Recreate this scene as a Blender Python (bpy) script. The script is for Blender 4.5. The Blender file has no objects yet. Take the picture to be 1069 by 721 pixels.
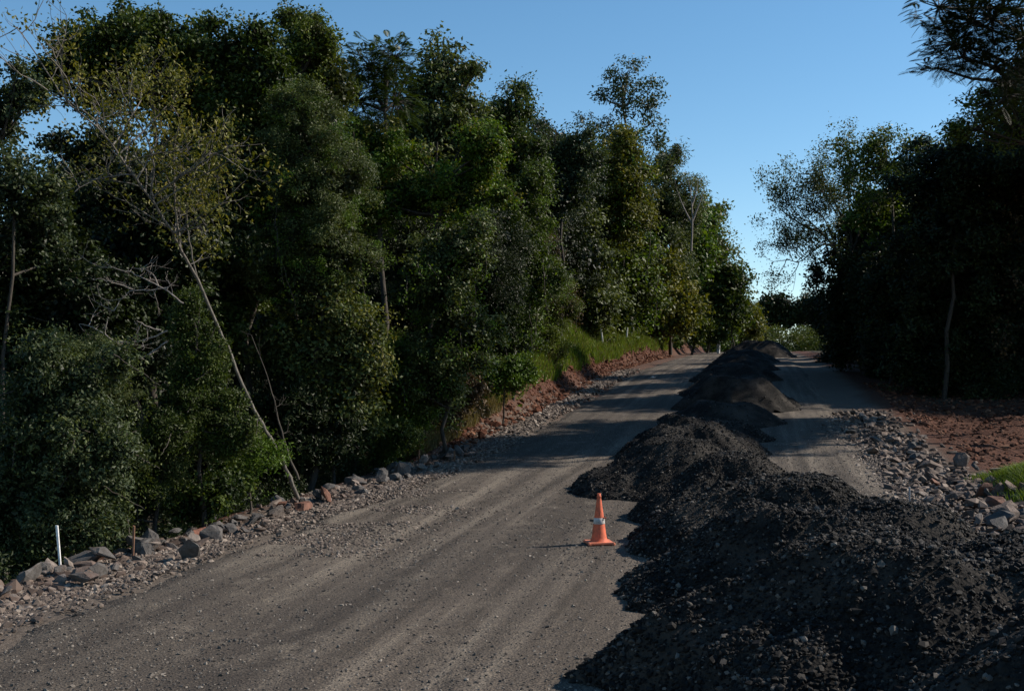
import bpy, bmesh, math
import numpy as np
from mathutils import Vector, noise as mnoise

S = bpy.context.scene
COL = S.collection
rng = np.random.default_rng(7)
PI = math.pi

# ------------------------------------------------------------------ camera, sky, sun
F = 1180.0                      # focal length in pixels of the 1069 px wide photograph
YAW = math.radians(12.22)
PITCH = math.radians(1.92)
CAMZ = 2.84
cam_d = bpy.data.cameras.new('camera'); cam = bpy.data.objects.new('camera', cam_d); COL.objects.link(cam)
cam_d.sensor_width = 36.0; cam_d.lens = F / 1069 * 36.0
cam_d.clip_start = 0.1; cam_d.clip_end = 6000
cam.location = (0, 0, CAMZ)
cam.rotation_euler = (math.pi / 2 + PITCH, 0, YAW)
S.camera = cam

SUN_EL = math.radians(36.0); SUN_AZ = math.radians(66.0)      # clockwise from +Y
world = bpy.data.worlds.new('World'); S.world = world; world.use_nodes = True
wn = world.node_tree; bg = wn.nodes['Background']
sky = wn.nodes.new('ShaderNodeTexSky'); sky.sky_type = 'NISHITA'; sky.sun_disc = False
sky.sun_elevation = SUN_EL; sky.sun_rotation = SUN_AZ
sky.altitude = 800; sky.air_density = 1.0; sky.dust_density = 0.1; sky.ozone_density = 1.5
hs = wn.nodes.new('ShaderNodeHueSaturation'); hs.inputs['Saturation'].default_value = 1.20; hs.inputs['Hue'].default_value = .492
wn.links.new(sky.outputs[0], hs.inputs['Color']); wn.links.new(hs.outputs[0], bg.inputs[0]); bg.inputs[1].default_value = 0.103
sun_d = bpy.data.lights.new('sun', 'SUN'); sun = bpy.data.objects.new('sun', sun_d); COL.objects.link(sun)
sun_d.energy = 4.9; sun_d.angle = math.radians(0.53); sun_d.color = (1.0, 0.90, 0.78)
sv = Vector((math.sin(SUN_AZ) * math.cos(SUN_EL), math.cos(SUN_AZ) * math.cos(SUN_EL), math.sin(SUN_EL)))
sun.rotation_euler = sv.to_track_quat('Z', 'Y').to_euler(); sun.location = sv * 300
S.view_settings.view_transform = 'Standard'; S.view_settings.look = 'None'
S.view_settings.exposure = 0.55; S.view_settings.gamma = 1.0
S.view_settings.use_curve_mapping = False
S.render.engine = 'CYCLES'
S.cycles.max_bounces = 5; S.cycles.diffuse_bounces = 3; S.cycles.glossy_bounces = 2; S.cycles.transmission_bounces = 3

# ------------------------------------------------------------------ maths helpers
FW = np.array([-math.sin(YAW), math.cos(YAW)]); RT = np.array([math.cos(YAW), math.sin(YAW)])

def x_at(px, y):
    t = (px - 534.5) / F
    return y * (t * math.cos(YAW) - math.sin(YAW)) / (math.cos(YAW) + t * math.sin(YAW))

def depth(x, y):
    return x * FW[0] + y * FW[1]

def z_at(row, x, y):
    """height of a point seen at this row of the photograph at plan position x, y"""
    a = math.atan((360.5 - row) / F) + PITCH
    return CAMZ + math.tan(a) * depth(x, y)

def project(x, y, z):
    d = np.array([x, y, z - CAMZ], float)
    f = np.array([FW[0] * math.cos(PITCH), FW[1] * math.cos(PITCH), math.sin(PITCH)])
    r = np.array([RT[0], RT[1], 0.0]); u = np.cross(r, f)
    return 534.5 + F * d.dot(r) / d.dot(f), 360.5 - F * d.dot(u) / d.dot(f)

def sstep(a, b, x):
    t = np.clip((np.asarray(x, float) - a) / (b - a), 0, 1)
    return t * t * (3 - 2 * t)

def _hash(ix, iy, seed):
    h = (ix.astype(np.int64) * 374761393 + iy.astype(np.int64) * 668265263 + seed * 1442695041) & 0x7fffffff
    h = ((h ^ (h >> 13)) * 1274126177) & 0x7fffffff
    return ((h ^ (h >> 16)) & 0xffff) / 65535.0

def vnoise(x, y, seed=0):
    x = np.asarray(x, float); y = np.asarray(y, float)
    ix = np.floor(x); iy = np.floor(y); fx = x - ix; fy = y - iy
    fx = fx * fx * (3 - 2 * fx); fy = fy * fy * (3 - 2 * fy)
    a = _hash(ix, iy, seed); b = _hash(ix + 1, iy, seed); c = _hash(ix, iy + 1, seed); d = _hash(ix + 1, iy + 1, seed)
    return (a * (1 - fx) + b * fx) * (1 - fy) + (c * (1 - fx) + d * fx) * fy * 1.0

def fbm(x, y, seed=0, octv=4):
    s = 0; a = 0.5; t = 0
    for o in range(octv):
        s = s + a * vnoise(x * 2 ** o, y * 2 ** o, seed + o * 17); t += a; a *= 0.5
    return s / t - 0.5

# ------------------------------------------------------------------ terrain profile
_py = np.arange(-60, 3000, 1.0)
_pk = np.interp(_py, [-60, 30, 42, 59, 70, 100, 140, 175, 195, 215, 240, 300, 600, 3000],
                [0, 0, .4, 1.2, 1.75, 2.35, 2.85, 3.15, 3.2, 2.7, 1.0, -3.5, -16, -70])
_ker = np.exp(-0.5 * (np.arange(-12, 13) / 4.0) ** 2); _ker /= _ker.sum()
_pk2 = np.convolve(np.pad(_pk, 12, mode='edge'), _ker, mode='valid')
def prof(y):
    return 0.0254 * np.minimum(y, 260) + np.interp(y, _py, _pk2)

def left_edge(y):      # edge of the compacted roadway on the left
    return -7.45 - 0.25 * (vnoise(y * .22, y * 0, 3) - .5)

def terr(x, y, fine=True):
    x = np.asarray(x, float); y = np.asarray(y, float)
    z = prof(y)
    near = 1 - sstep(30, 44, y); far = sstep(33, 46, y)
    # left: embankment dropping to the forest when near, cut bank rising when farther
    z = z - near * (2.3 * sstep(-9.3, -13.5, x) + 0.6 * sstep(-14, -40, x))
    bh = 1.5 + 1.0 * (vnoise(y * .13, 0 * y, 5) - .5)
    z = z + far * (bh * sstep(-8.9, -10.3 , x + .7 * fbm(x * .6, y * .6, 61)) + 1.7 * sstep(-10.2, -13.2, x) + .6 * sstep(-13, -17, x) + 2.5 * sstep(-16, -50, x))
    z = z - 0.10 * sstep(-7.5, -8.4, x) * near
    # right: rubble edge then a slightly lower field of turned red soil
    z = z - 0.35 * sstep(5.0, 8.0, x) * (1 - sstep(60, 90, y)) + 0.8 * sstep(9, 30, x) * sstep(40, 70, y)
    off = np.maximum(sstep(-8.6, -10.5, x), sstep(5.2, 7.0, x))
    z = z + off * (0.45 * fbm(x * .45, y * .45, 11) + 0.14 * fbm(x * 2.1, y * 2.1, 12))
    fld = sstep(5.5, 7.5, x) * (1 - sstep(70, 90, y))
    z = z + fld * (0.20 * np.abs(fbm(x * .25 + 3, y * 1.1, 14)) * 2 + 0.13 * fbm(x * 3.3, y * 3.3, 15))
    z = z + .50 * np.exp(-((x - 5.5) / .9) ** 2 - ((y - 24.3) / 1.7) ** 2)
    z = z + sstep(300, 900, np.hypot(x, y)) * 8 * fbm(x * .004, y * .004, 19)
    return z

# ------------------------------------------------------------------ mesh helpers
class Buf:
    def __init__(s): s.v = []; s.f = {}; s.n = 0; s.a = {}
    def add(s, v, f, a=None):
        v = np.asarray(v, np.float32).reshape(-1, 3); f = np.asarray(f, np.int64)
        k = f.shape[1]
        s.v.append(v); s.f.setdefault(k, []).append(f + s.n)
        s.a.setdefault(k, []).append(np.full(len(f), .5, np.float32) if a is None else np.asarray(a, np.float32))
        s.n += len(v)
    def mesh(s, name, mat, smooth=False):
        me = bpy.data.meshes.new(name)
        if s.n:
            v = np.concatenate(s.v); me.vertices.add(len(v)); me.vertices.foreach_set('co', v.ravel())
            loops = []; starts = []; tot = []; at = []; c = 0
            for k in s.f:
                f = np.concatenate(s.f[k]); loops.append(f.ravel()); starts.append(c + np.arange(len(f)) * k)
                tot.append(np.full(len(f), k)); c += f.size; at.append(np.concatenate(s.a[k]))
            loops = np.concatenate(loops); starts = np.concatenate(starts)
            me.loops.add(len(loops)); me.loops.foreach_set('vertex_index', loops.astype(np.int32))
            me.polygons.add(len(starts)); me.polygons.foreach_set('loop_start', starts.astype(np.int32))
            me.polygons.foreach_set('loop_total', np.concatenate(tot).astype(np.int32))
            at = np.concatenate(at)
            A = me.attributes.new('v', 'FLOAT', 'FACE'); A.data.foreach_set('value', at)
            me.update(calc_edges=True); me.validate()
            me.polygons.foreach_set('use_smooth', np.full(len(me.polygons), bool(smooth)))
        if mat: me.materials.append(mat)
        return me
    def obj(s, name, mat, parent=None, smooth=False):
        o = bpy.data.objects.new(name, s.mesh(name, mat, smooth)); COL.objects.link(o)
        if parent is not None:
            o.parent = parent; o.location = (-parent.location[0], -parent.location[1], -parent.location[2])
        return o

def empty(name, loc, label, cat, group=None):
    o = bpy.data.objects.new(name, None); COL.objects.link(o); o.location = loc; o.empty_display_size = .3
    return tag(o, label, cat, group)

def tag(o, label=None, cat=None, group=None, kind=None):
    if label: o['label'] = label
    if cat: o['category'] = cat
    if group: o['group'] = group
    if kind: o['kind'] = kind
    return o

def grid(xs, ys, zf):
    X, Y = np.meshgrid(xs, ys); Z = zf(X, Y)
    v = np.stack([X, Y, Z], -1).reshape(-1, 3)
    nx, ny = len(xs), len(ys)
    i = (np.arange(ny - 1)[:, None] * nx + np.arange(nx - 1)[None]).ravel()
    return v, np.stack([i, i + 1, i + nx + 1, i + nx], -1)

def tube(buf, pts, rad, n=6, a=.5):
    pts = np.asarray(pts, float); rad = np.asarray(rad, float); m = len(pts)
    t = np.gradient(pts, axis=0); t /= np.linalg.norm(t, axis=1)[:, None] + 1e-9
    ref = np.array([0, 0, 1.0]) if abs(t[0, 2]) < .9 else np.array([1.0, 0, 0])
    u = np.cross(t, ref); u /= np.linalg.norm(u, axis=1)[:, None] + 1e-9
    w = np.cross(t, u)
    an = np.arange(n) / n * 2 * PI
    v = pts[:, None] + rad[:, None, None] * (np.cos(an)[None, :, None] * u[:, None] + np.sin(an)[None, :, None] * w[:, None])
    i = np.arange(m - 1)[:, None] * n; j = np.arange(n)[None]; k = (j + 1) % n
    f = np.stack([i + j, i + k, i + n + k, i + n + j], -1).reshape(-1, 4)
    buf.add(v, f, np.full(len(f), a))

def curve(p0, p1, bend=.15, n=7, sag=0.0):
    p0 = np.asarray(p0, float); p1 = np.asarray(p1, float); L = np.linalg.norm(p1 - p0)
    t = np.linspace(0, 1, n)[:, None]
    off = rng.normal(0, 1, 3) * bend * L * np.array([1, 1, .5])
    wig = rng.normal(0, .011 * L, (n, 3)); wig[0] = 0; wig[-1] = 0
    return p0 + (p1 - p0) * t + off * (t * (1 - t)) + np.array([0, 0, -sag]) * (t * (1 - t) * 4) + wig

def unit(v):
    return v / (np.linalg.norm(v, axis=-1, keepdims=True) + 1e-9)

# ------------------------------------------------------------------ materials
def newmat(name):
    m = bpy.data.materials.new(name); m.use_nodes = True
    nt = m.node_tree; p = nt.nodes['Principled BSDF']
    return m, nt, p

def N(nt, t, **k):
    n = nt.nodes.new(t)
    for a, b in k.items():
        if a in n.inputs.keys(): n.inputs[a].default_value = b
        else: setattr(n, a, b)
    return n

def ramp(nt, stops, fac):
    r = nt.nodes.new('ShaderNodeValToRGB'); e = r.color_ramp.elements
    while len(e) < len(stops): e.new(.5)
    for i, (p, c) in enumerate(stops):
        e[i].position = p; e[i].color = (*c, 1) if len(c) == 3 else c
    nt.links.new(fac, r.inputs[0]); return r.outputs[0]

def mix(nt, a, b, fac, mode='MIX'):
    m = nt.nodes.new('ShaderNodeMix'); m.data_type = 'RGBA'; m.blend_type = mode
    for s, x in ((6, a), (7, b), (0, fac)):
        if isinstance(x, (tuple, list)): m.inputs[s].default_value = (*x, 1)
        elif isinstance(x, (int, float)): m.inputs[s].default_value = x
        else: nt.links.new(x, m.inputs[s])
    return m.outputs[2]

def noise_n(nt, scale, detail=5, rough=.6, vec=None, stretch=None):
    n = N(nt, 'ShaderNodeTexNoise'); n.inputs['Scale'].default_value = scale
    n.inputs['Detail'].default_value = detail; n.inputs['Roughness'].default_value = rough
    if vec is None:
        g = nt.nodes.new('ShaderNodeNewGeometry'); vec = g.outputs['Position']
    if stretch:
        mp = nt.nodes.new('ShaderNodeMapping'); mp.inputs['Scale'].default_value = stretch
        nt.links.new(vec, mp.inputs[0]); vec = mp.outputs[0]
    nt.links.new(vec, n.inputs['Vector']); return n.outputs['Fac']

def bump(nt, p, h, strength=.5, dist=.02, nrm=None):
    b = nt.nodes.new('ShaderNodeBump'); b.inputs['Strength'].default_value = strength; b.inputs['Distance'].default_value = dist
    nt.links.new(h, b.inputs['Height'])
    if nrm: nt.links.new(nrm, b.inputs['Normal'])
    nt.links.new(b.outputs[0], p.inputs['Normal']); return b.outputs[0]

def leafmat(name, dark, mid, hi, transl=.30, rough=.5, spec=.22):
    m, nt, p = newmat(name)
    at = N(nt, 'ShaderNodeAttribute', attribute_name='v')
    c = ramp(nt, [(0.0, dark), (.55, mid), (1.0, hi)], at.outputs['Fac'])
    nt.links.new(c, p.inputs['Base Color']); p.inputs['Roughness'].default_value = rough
    p.inputs['Specular IOR Level'].default_value = spec
    tr = nt.nodes.new('ShaderNodeBsdfTranslucent'); c2 = mix(nt, c, (1.0, 1.0, .35), 1.0, 'MULTIPLY')
    nt.links.new(c2, tr.inputs[0])
    ms = nt.nodes.new('ShaderNodeMixShader'); ms.inputs[0].default_value = transl
    nt.links.new(p.outputs[0], ms.inputs[1]); nt.links.new(tr.outputs[0], ms.inputs[2])
    nt.links.new(ms.outputs[0], nt.nodes['Material Output'].inputs[0])
    return m

LM = {
 'dark':   leafmat('dark glossy leaves', (.014, .026, .005), (.042, .066, .010), (.095, .120, .018)),
 'olive':  leafmat('olive leaves', (.030, .038, .007), (.074, .102, .015), (.140, .165, .027)),
 'grey':   leafmat('grey green leaves', (.026, .033, .011), (.066, .088, .026), (.150, .170, .062)),
 'fresh':  leafmat('fresh green leaves', (.026, .048, .006), (.072, .128, .012), (.140, .205, .020)),
 'yellow': leafmat('yellow green leaves', (.050, .055, .009), (.115, .120, .016), (.200, .170, .030)),
 'blue':   leafmat('blue green leaves', (.018, .030, .013), (.042, .060, .024), (.085, .105, .045)),
 'black':  leafmat('shade darkened leaves', (.006, .011, .003), (.016, .026, .006), (.034, .048, .011), .2),  # green lowered toward black, forest shade put into the leaf colour
 'brown':  leafmat('dry brown leaves', (.05, .032, .016), (.085, .055, .026), (.14, .09, .045), .2),
 'grass':  leafmat('grass blades', (.045, .070, .010), (.105, .165, .018), (.180, .225, .035), .35, .5, .2),
 'straw':  leafmat('dry grass blades', (.08, .065, .03), (.15, .12, .055), (.22, .18, .09), .3, .6, .2),
}

def barkmat(name, a, b):
    m, nt, p = newmat(name)
    f = noise_n(nt, 6, 6, .65, stretch=(3, 3, .8))
    nt.links.new(ramp(nt, [(.35, a), (.65, b)], f), p.inputs['Base Color'])
    p.inputs['Roughness'].default_value = .9; bump(nt, p, f, .6, .03); return m
BARK = barkmat('dark bark', (.020, .016, .012), (.058, .047, .035))
PALEBARK = barkmat('pale bark', (.045, .04, .032), (.17, .15, .125))
DEADBARK = barkmat('dead grey wood', (.10, .085, .075), (.27, .235, .21))

def rockmat():
    m, nt, p = newmat('broken basalt rock')
    oi = N(nt, 'ShaderNodeObjectInfo')
    sep = nt.nodes.new('ShaderNodeSeparateColor'); nt.links.new(oi.outputs['Color'], sep.inputs[0])
    base = ramp(nt, [(0, (.065, .060, .056)), (.25, (.125, .112, .10)), (.5, (.19, .155, .13)), (.72, (.125, .088, .068)),
                     (.88, (.15, .075, .048)), (1, (.16, .06, .032))], sep.outputs[0])
    f = noise_n(nt, 9, 7, .7); c = mix(nt, base, mix(nt, base, (.45, .42, .40), 1.0, 'MULTIPLY'), ramp(nt, [(.35, (1, 1, 1)), (.6, (0, 0, 0))], f))
    g = noise_n(nt, 2.3, 4, .6)
    c = mix(nt, c, (.14, .075, .05), ramp(nt, [(.56, (0, 0, 0)), (.72, (.55, .55, .55))], g))
    nt.links.new(c, p.inputs['Base Color']); p.inputs['Roughness'].default_value = .85
    bump(nt, p, noise_n(nt, 22, 8, .7), .6, .03); return m
ROCK = rockmat()

def stonemat(name, a, b, c, spec=.3, rough=.75):
    m, nt, p = newmat(name)
    at = N(nt, 'ShaderNodeAttribute', attribute_name='v')
    col = ramp(nt, [(0, a), (.6, b), (1, c)], at.outputs['Fac'])
    nt.links.new(col, p.inputs['Base Color']); p.inputs['Roughness'].default_value = rough
    p.inputs['Specular IOR Level'].default_value = spec
    bump(nt, p, noise_n(nt, 60, 4, .6), .5, .006); return m
GRAVEL = stonemat('beige gravel', (.060, .045, .036), (.135, .105, .083), (.26, .215, .175))
ASTONE = stonemat('tarry crushed stone', (.006, .0056, .0052), (.023, .0205, .0185), (.125, .112, .098), .15, .75)
ROADSTONE = stonemat('road grit', (.04, .036, .032), (.10, .086, .072), (.23, .20, .165))
SOILCLOD = stonemat('red soil clods', (.030, .013, .008), (.088, .032, .017), (.20, .110, .070), .15, .95)

def heapmat():
    m, nt, p = newmat('asphalt millings')
    f = noise_n(nt, 26, 8, .75); g = noise_n(nt, 1.3, 4, .6)
    c = ramp(nt, [(.38, (.006, .0055, .005)), (.60, (.021, .019, .017)), (.78, (.065, .059, .052))], f)
    c = mix(nt, c, (.052, .045, .038), ramp(nt, [(.46, (0, 0, 0)), (.62, (.7, .7, .7))], g))
    nt.links.new(c, p.inputs['Base Color']); p.inputs['Roughness'].default_value = .95; p.inputs['Specular IOR Level'].default_value = .12
    v = N(nt, 'ShaderNodeTexVoronoi'); v.inputs['Scale'].default_value = 30
    ge = nt.nodes.new('ShaderNodeNewGeometry'); nt.links.new(ge.outputs['Position'], v.inputs['Vector'])
    b1 = bump(nt, p, v.outputs['Distance'], .9, .02)
    bump(nt, p, f, .8, .02, b1); return m
HEAP = heapmat()

def roadmat():
    m, nt, p = newmat('compacted gravel road')
    streak = noise_n(nt, 1.0, 5, .55, stretch=(2.6, .06, 1))
    big = noise_n(nt, .16, 4, .55, stretch=(1, .45, 1))
    med = noise_n(nt, 2.2, 6, .65, stretch=(1, .6, 1))
    fin = noise_n(nt, 45, 5, .8)
    c = ramp(nt, [(.38, (.066, .055, .045)), (.50, (.110, .092, .076)), (.61, (.172, .147, .120))], streak)
    c = mix(nt, c, (.056, .047, .040), ramp(nt, [(.46, (0, 0, 0)), (.58, (.7, .7, .7))], big))
    c = mix(nt, c, (.17, .145, .118), ramp(nt, [(.54, (0, 0, 0)), (.70, (.65, .65, .65))], med))
    sp = ramp(nt, [(.36, (.22, .22, .22)), (.5, (.74, .74, .74)), (.64, (1.45, 1.4, 1.3))], fin)
    c = mix(nt, c, sp, 1.0, 'MULTIPLY')
    v = N(nt, 'ShaderNodeTexVoronoi'); v.inputs['Scale'].default_value = 38
    ge = nt.nodes.new('ShaderNodeNewGeometry'); nt.links.new(ge.outputs['Position'], v.inputs['Vector'])
    c = mix(nt, c, ramp(nt, [(0, (1.3, 1.25, 1.15)), (.5, (1, 1, 1)), (1, (.7, .7, .72))], v.outputs['Color']), .8, 'MULTIPLY')
    nt.links.new(c, p.inputs['Base Color']); p.inputs['Roughness'].default_value = .92; p.inputs['Specular IOR Level'].default_value = .2
    b1 = bump(nt, p, v.outputs['Distance'], .7, .012); bump(nt, p, fin, .6, .012, b1); return m
ROAD = roadmat()

def groundmat():
    m, nt, p = newmat('red earth and forest litter')
    at = N(nt, 'ShaderNodeVertexColor', layer_name='soil')
    sp = nt.nodes.new('ShaderNodeSeparateColor'); nt.links.new(at.outputs[0], sp.inputs[0])
    f = noise_n(nt, 7, 8, .7); g = noise_n(nt, 1.1, 5, .6)
    red = ramp(nt, [(.32, (.024, .011, .008)), (.5, (.062, .026, .016)), (.68, (.125, .056, .034))], f)
    lit = ramp(nt, [(.35, (.022, .020, .012)), (.65, (.060, .048, .030))], f)
    gr = ramp(nt, [(.3, (.05, .04, .033)), (.5, (.11, .09, .073)), (.7, (.20, .165, .135))], noise_n(nt, 30, 4, .8))
    c = mix(nt, red, lit, sp.outputs[0]); c = mix(nt, c, gr, sp.outputs[1])
    c = mix(nt, c, (.040, .060, .016), sp.outputs[2])
    nt.links.new(c, p.inputs['Base Color']); p.inputs['Roughness'].default_value = .95; p.inputs['Specular IOR Level'].default_value = .15
    b1 = bump(nt, p, f, .9, .08); bump(nt, p, noise_n(nt, 40, 5, .7), .6, .02, b1); return m
GROUND = groundmat()

def plain(name, col, rough=.6, dirt=None, spec=.4):
    m, nt, p = newmat(name)
    c = mix(nt, col, dirt or tuple(x * .4 for x in col), ramp(nt, [(.42, (0, 0, 0)), (.7, (.75, .75, .75))], noise_n(nt, 14, 6, .7)))
    nt.links.new(c, p.inputs['Base Color']); p.inputs['Roughness'].default_value = rough; p.inputs['Specular IOR Level'].default_value = spec
    return m

# ------------------------------------------------------------------ ground and road
def spaced(parts):
    return np.unique(np.concatenate(parts))
gx = spaced([np.arange(-20, 22, .16), np.linspace(-60, -20, 40), np.linspace(22, 70, 48), -np.geomspace(60, 2500, 26), np.geomspace(70, 2500, 26)])
gy = spaced([np.arange(4, 64, .16), np.arange(64, 130, .5), np.arange(130, 320, 2), np.linspace(-60, 4, 30), np.geomspace(320, 3500, 30), -np.geomspace(60, 1500, 12)])
def ground_z(X, Y):
    z = terr(X, Y)
    under = (1 - sstep(-7.3, -8.1, X)) * (1 - sstep(4.1, 4.9, X)) * (Y < 250)
    return z - .07 * under * (X > -9) * (X < 5.5)
v, f = grid(gx, gy, ground_z)
B = Buf(); B.add(v, f); ground = B.obj('ground', GROUND, smooth=True); tag(ground, kind='structure')
X, Y = v[:, 0], v[:, 1]
nz = fbm(X * .5, Y * .5, 31)
litter = np.maximum(sstep(-10.2, -11.2, X + nz) , sstep(48, 58, Y + nz * 5) * sstep(6.5, 8.5, X + nz * 2))
litter = np.maximum(litter, sstep(24, 40, X))
grav = sstep(-9.6, -8.9, X + nz * .6) * (1 - sstep(4.3, 5.3, X + nz * .8)) * (1 - .75 * sstep(38, 50, Y) * (X < 0))
green = (sstep(-9.9, -10.5, X + nz) * sstep(36, 46, Y)) * (1 - sstep(-12.5, -14, X))
colr = np.zeros((len(v), 4), np.float32); colr[:, 0] = litter; colr[:, 1] = grav; colr[:, 2] = green * .8; colr[:, 3] = 1
ca = ground.data.color_attributes.new('soil', 'FLOAT_COLOR', 'POINT'); ca.data.foreach_set('color', colr.ravel())

def road_z(X, Y):
    z = terr(X, Y)
    rut = .012 * np.sin((X + .35 * np.sin(Y * .05)) * 2.9) * sstep(-7, -6, X) * (1 - sstep(-3, -2, X))
    z = z + rut + .03 * fbm(X * .9, Y * .35, 41) + .014 * fbm(X * 5, Y * 4, 42, 3)
    e = np.maximum(sstep(-7.0, -7.9, X + 1.0 * fbm(X * 1.1, Y * 1.1, 44)), sstep(2.5, 3.4, X + .6 * fbm(X * .8, Y * .8, 45)))
    return z - e * .16 + .012
rx = np.arange(-8.2, 5.0, .10); ry = spaced([np.arange(-8, 5, .5), np.arange(5, 30, .08), np.arange(30, 60, .2), np.arange(60, 246, .8)])
v, f = grid(rx, ry, road_z); B = Buf(); B.add(v, f); road = B.obj('road', ROAD, smooth=True); tag(road, kind='structure')

# ------------------------------------------------------------------ stones
_ico = None
def ico():
    global _ico
    if _ico is None:
        bm = bmesh.new(); bmesh.ops.create_icosphere(bm, subdivisions=1, radius=1)
        bm.verts.ensure_lookup_table()
        _ico = (np.array([q.co[:] for q in bm.verts]), np.array([[w.index for w in q.verts] for q in bm.faces])); bm.free()
    return _ico

def stones(buf, pos, size, flat=.65, jit=.25, sink=.25, vmin=0, vpow=1.6):
    """many small angular stones in one buffer"""
    v0, f0 = ico(); n = len(pos)
    if n == 0: return
    S3 = size[:, None] * np.stack([rng.uniform(.7, 1.3, n), rng.uniform(.6, 1.1, n), flat * rng.uniform(.7, 1.2, n)], -1)
    P = v0[None] * (1 + rng.normal(0, jit, (n, len(v0), 1))) * S3[:, None]
    a = rng.uniform(0, 2 * PI, n); b = rng.normal(0, .5, n)
    ca_, sa = np.cos(b)[:, None], np.sin(b)[:, None]
    y = P[..., 1] * ca_ - P[..., 2] * sa; z = P[..., 1] * sa + P[..., 2] * ca_; P[..., 1] = y; P[..., 2] = z
    ca_, sa = np.cos(a)[:, None], np.sin(a)[:, None]
    x = P[..., 0] * ca_ - P[..., 1] * sa; y = P[..., 0] * sa + P[..., 1] * ca_; P[..., 0] = x; P[..., 1] = y
    P = P + pos[:, None]; P[..., 2] += (size * flat * (1 - 2 * sink) * .5)[:, None]
    F_ = f0[None] + (np.arange(n) * len(v0))[:, None, None]
    buf.add(P.reshape(-1, 3), F_.reshape(-1, 3), np.repeat(vmin + (1 - vmin) * rng.uniform(0, 1, n) ** vpow, len(f0)))

def scatter_on(n, xf, y0, y1, zf, ybias=1.0):
    u = rng.uniform(0, 1, n) ** ybias; y = y0 + (y1 - y0) * u; x = xf(y, n)
    return np.stack([x, y, zf(x, y)], -1)

# grit on the road surface, thinner in the wheel tracks
P = scatter_on(120000, lambda y, n: rng.uniform(-7.8, 4.3, n), 8, 42, road_z, 1.7)
keep = (fbm(P[:, 0] * .7, P[:, 1] * .3, 51) + .25 * fbm(P[:, 0] * 3, P[:, 1] * 2, 52)) > rng.uniform(-.35, .25, len(P))
P = P[keep]; B = Buf(); stones(B, P, np.clip(rng.lognormal(-4.7, .42, len(P)), .005, .024)); g = B.obj('grit', ROADSTONE)
tag(g, 'loose grit scattered over the compacted road surface', 'grit', kind='stuff')

# beige gravel on both shoulders
B = Buf()
P = scatter_on(38000, lambda y, n: -8.70 + .45 * sstep(15, 22, y) + rng.normal(0, 1, n) * (.42 + .08 * sstep(15, 22, y)) + .1 * np.sin(y), 10, 36, lambda x, y: np.maximum(terr(x, y), road_z(x, y)) if False else terr(x, y) - .01, 1.1)
P = P[(P[:, 0] > -9.6) & (P[:, 0] < -6.9)]
stones(B, P, np.clip(rng.lognormal(-3.75, .38, len(P)), .012, .07))
# spill tongue of gravel crossing onto the road
P = scatter_on(9000, lambda y, n: -7.0 + rng.normal(0, .9, n), 15, 23, road_z)
P = P[(fbm(P[:, 0] * .5, P[:, 1] * .9, 77) > .06)]
stones(B, P, np.clip(rng.lognormal(-4.0, .35, len(P)), .010, .05))
P = scatter_on(9000, lambda y, n: 2.95 + rng.normal(0, .45, n), 12, 44, lambda x, y: terr(x, y) - .01)
P = P[(P[:, 0] > 1.9) & (P[:, 0] < 4.6)]
stones(B, P, np.clip(rng.lognormal(-3.5, .38, len(P)), .015, .085))
P = scatter_on(6000, lambda y, n: -8.3 + rng.normal(0, .35, n), 36, 75, lambda x, y: terr(x, y) - .01)
stones(B, P, np.clip(rng.lognormal(-3.1, .4, len(P)), .02, .14))
tag(B.obj('gravel', GRAVEL), 'beige gravel spilled along both road shoulders', 'gravel', kind='stuff')

# red soil clods on the field and the cut bank
B = Buf()
P = scatter_on(30000, lambda y, n: rng.uniform(5.4, 26, n), 18, 62, lambda x, y: terr(x, y) - .01)
stones(B, P, np.clip(rng.lognormal(-3.2, .5, len(P)), .015, .17), .7)
P = scatter_on(9000, lambda y, n: rng.uniform(-10.5, -8.6, n), 33, 120, lambda x, y: terr(x, y) - .01)
stones(B, P, np.clip(rng.lognormal(-2.9, .5, len(P)), .03, .22), .7, vmin=.25)
tag(B.obj('soil_clods', SOILCLOD), 'clods of turned red soil on the field and cut bank', 'soil', kind='stuff')

# individual broken rocks
def rock_mesh(k):
    bm = bmesh.new(); r = np.random.default_rng(100 + k)
    n = r.integers(14, 24)
    for q in range(n):
        d = unit(r.normal(0, 1, 3)); d = d * r.uniform(.75, 1.05) * np.array([1, .8, .62])
        bm.verts.new(d)
    res = bmesh.ops.convex_hull(bm, input=bm.verts)
    bmesh.ops.delete(bm, geom=[e for e in res['geom_interior'] if isinstance(e, bmesh.types.BMVert)], context='VERTS')
    bmesh.ops.subdivide_edges(bm, edges=list(bm.edges), cuts=2, use_grid_fill=True)
    for q in bm.verts:
        nz_ = mnoise.noise(q.co * 2.3 + Vector((k * 3.1, 0, 0))) * .10 + mnoise.noise(q.co * 6 + Vector((0, k * 2.7, 0))) * .05
        q.co *= 1 + nz_
    bmesh.ops.recalc_face_normals(bm, faces=bm.faces)
    me = bpy.data.meshes.new('rock'); bm.to_mesh(me); bm.free(); me.materials.append(ROCK); return me
ROCKS = [rock_mesh(k) for k in range(14)]
RC = [('grey', .10), ('pale beige', .5), ('brownish', .72), ('rusty red', .95), ('dark grey', 0.0)]
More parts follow.
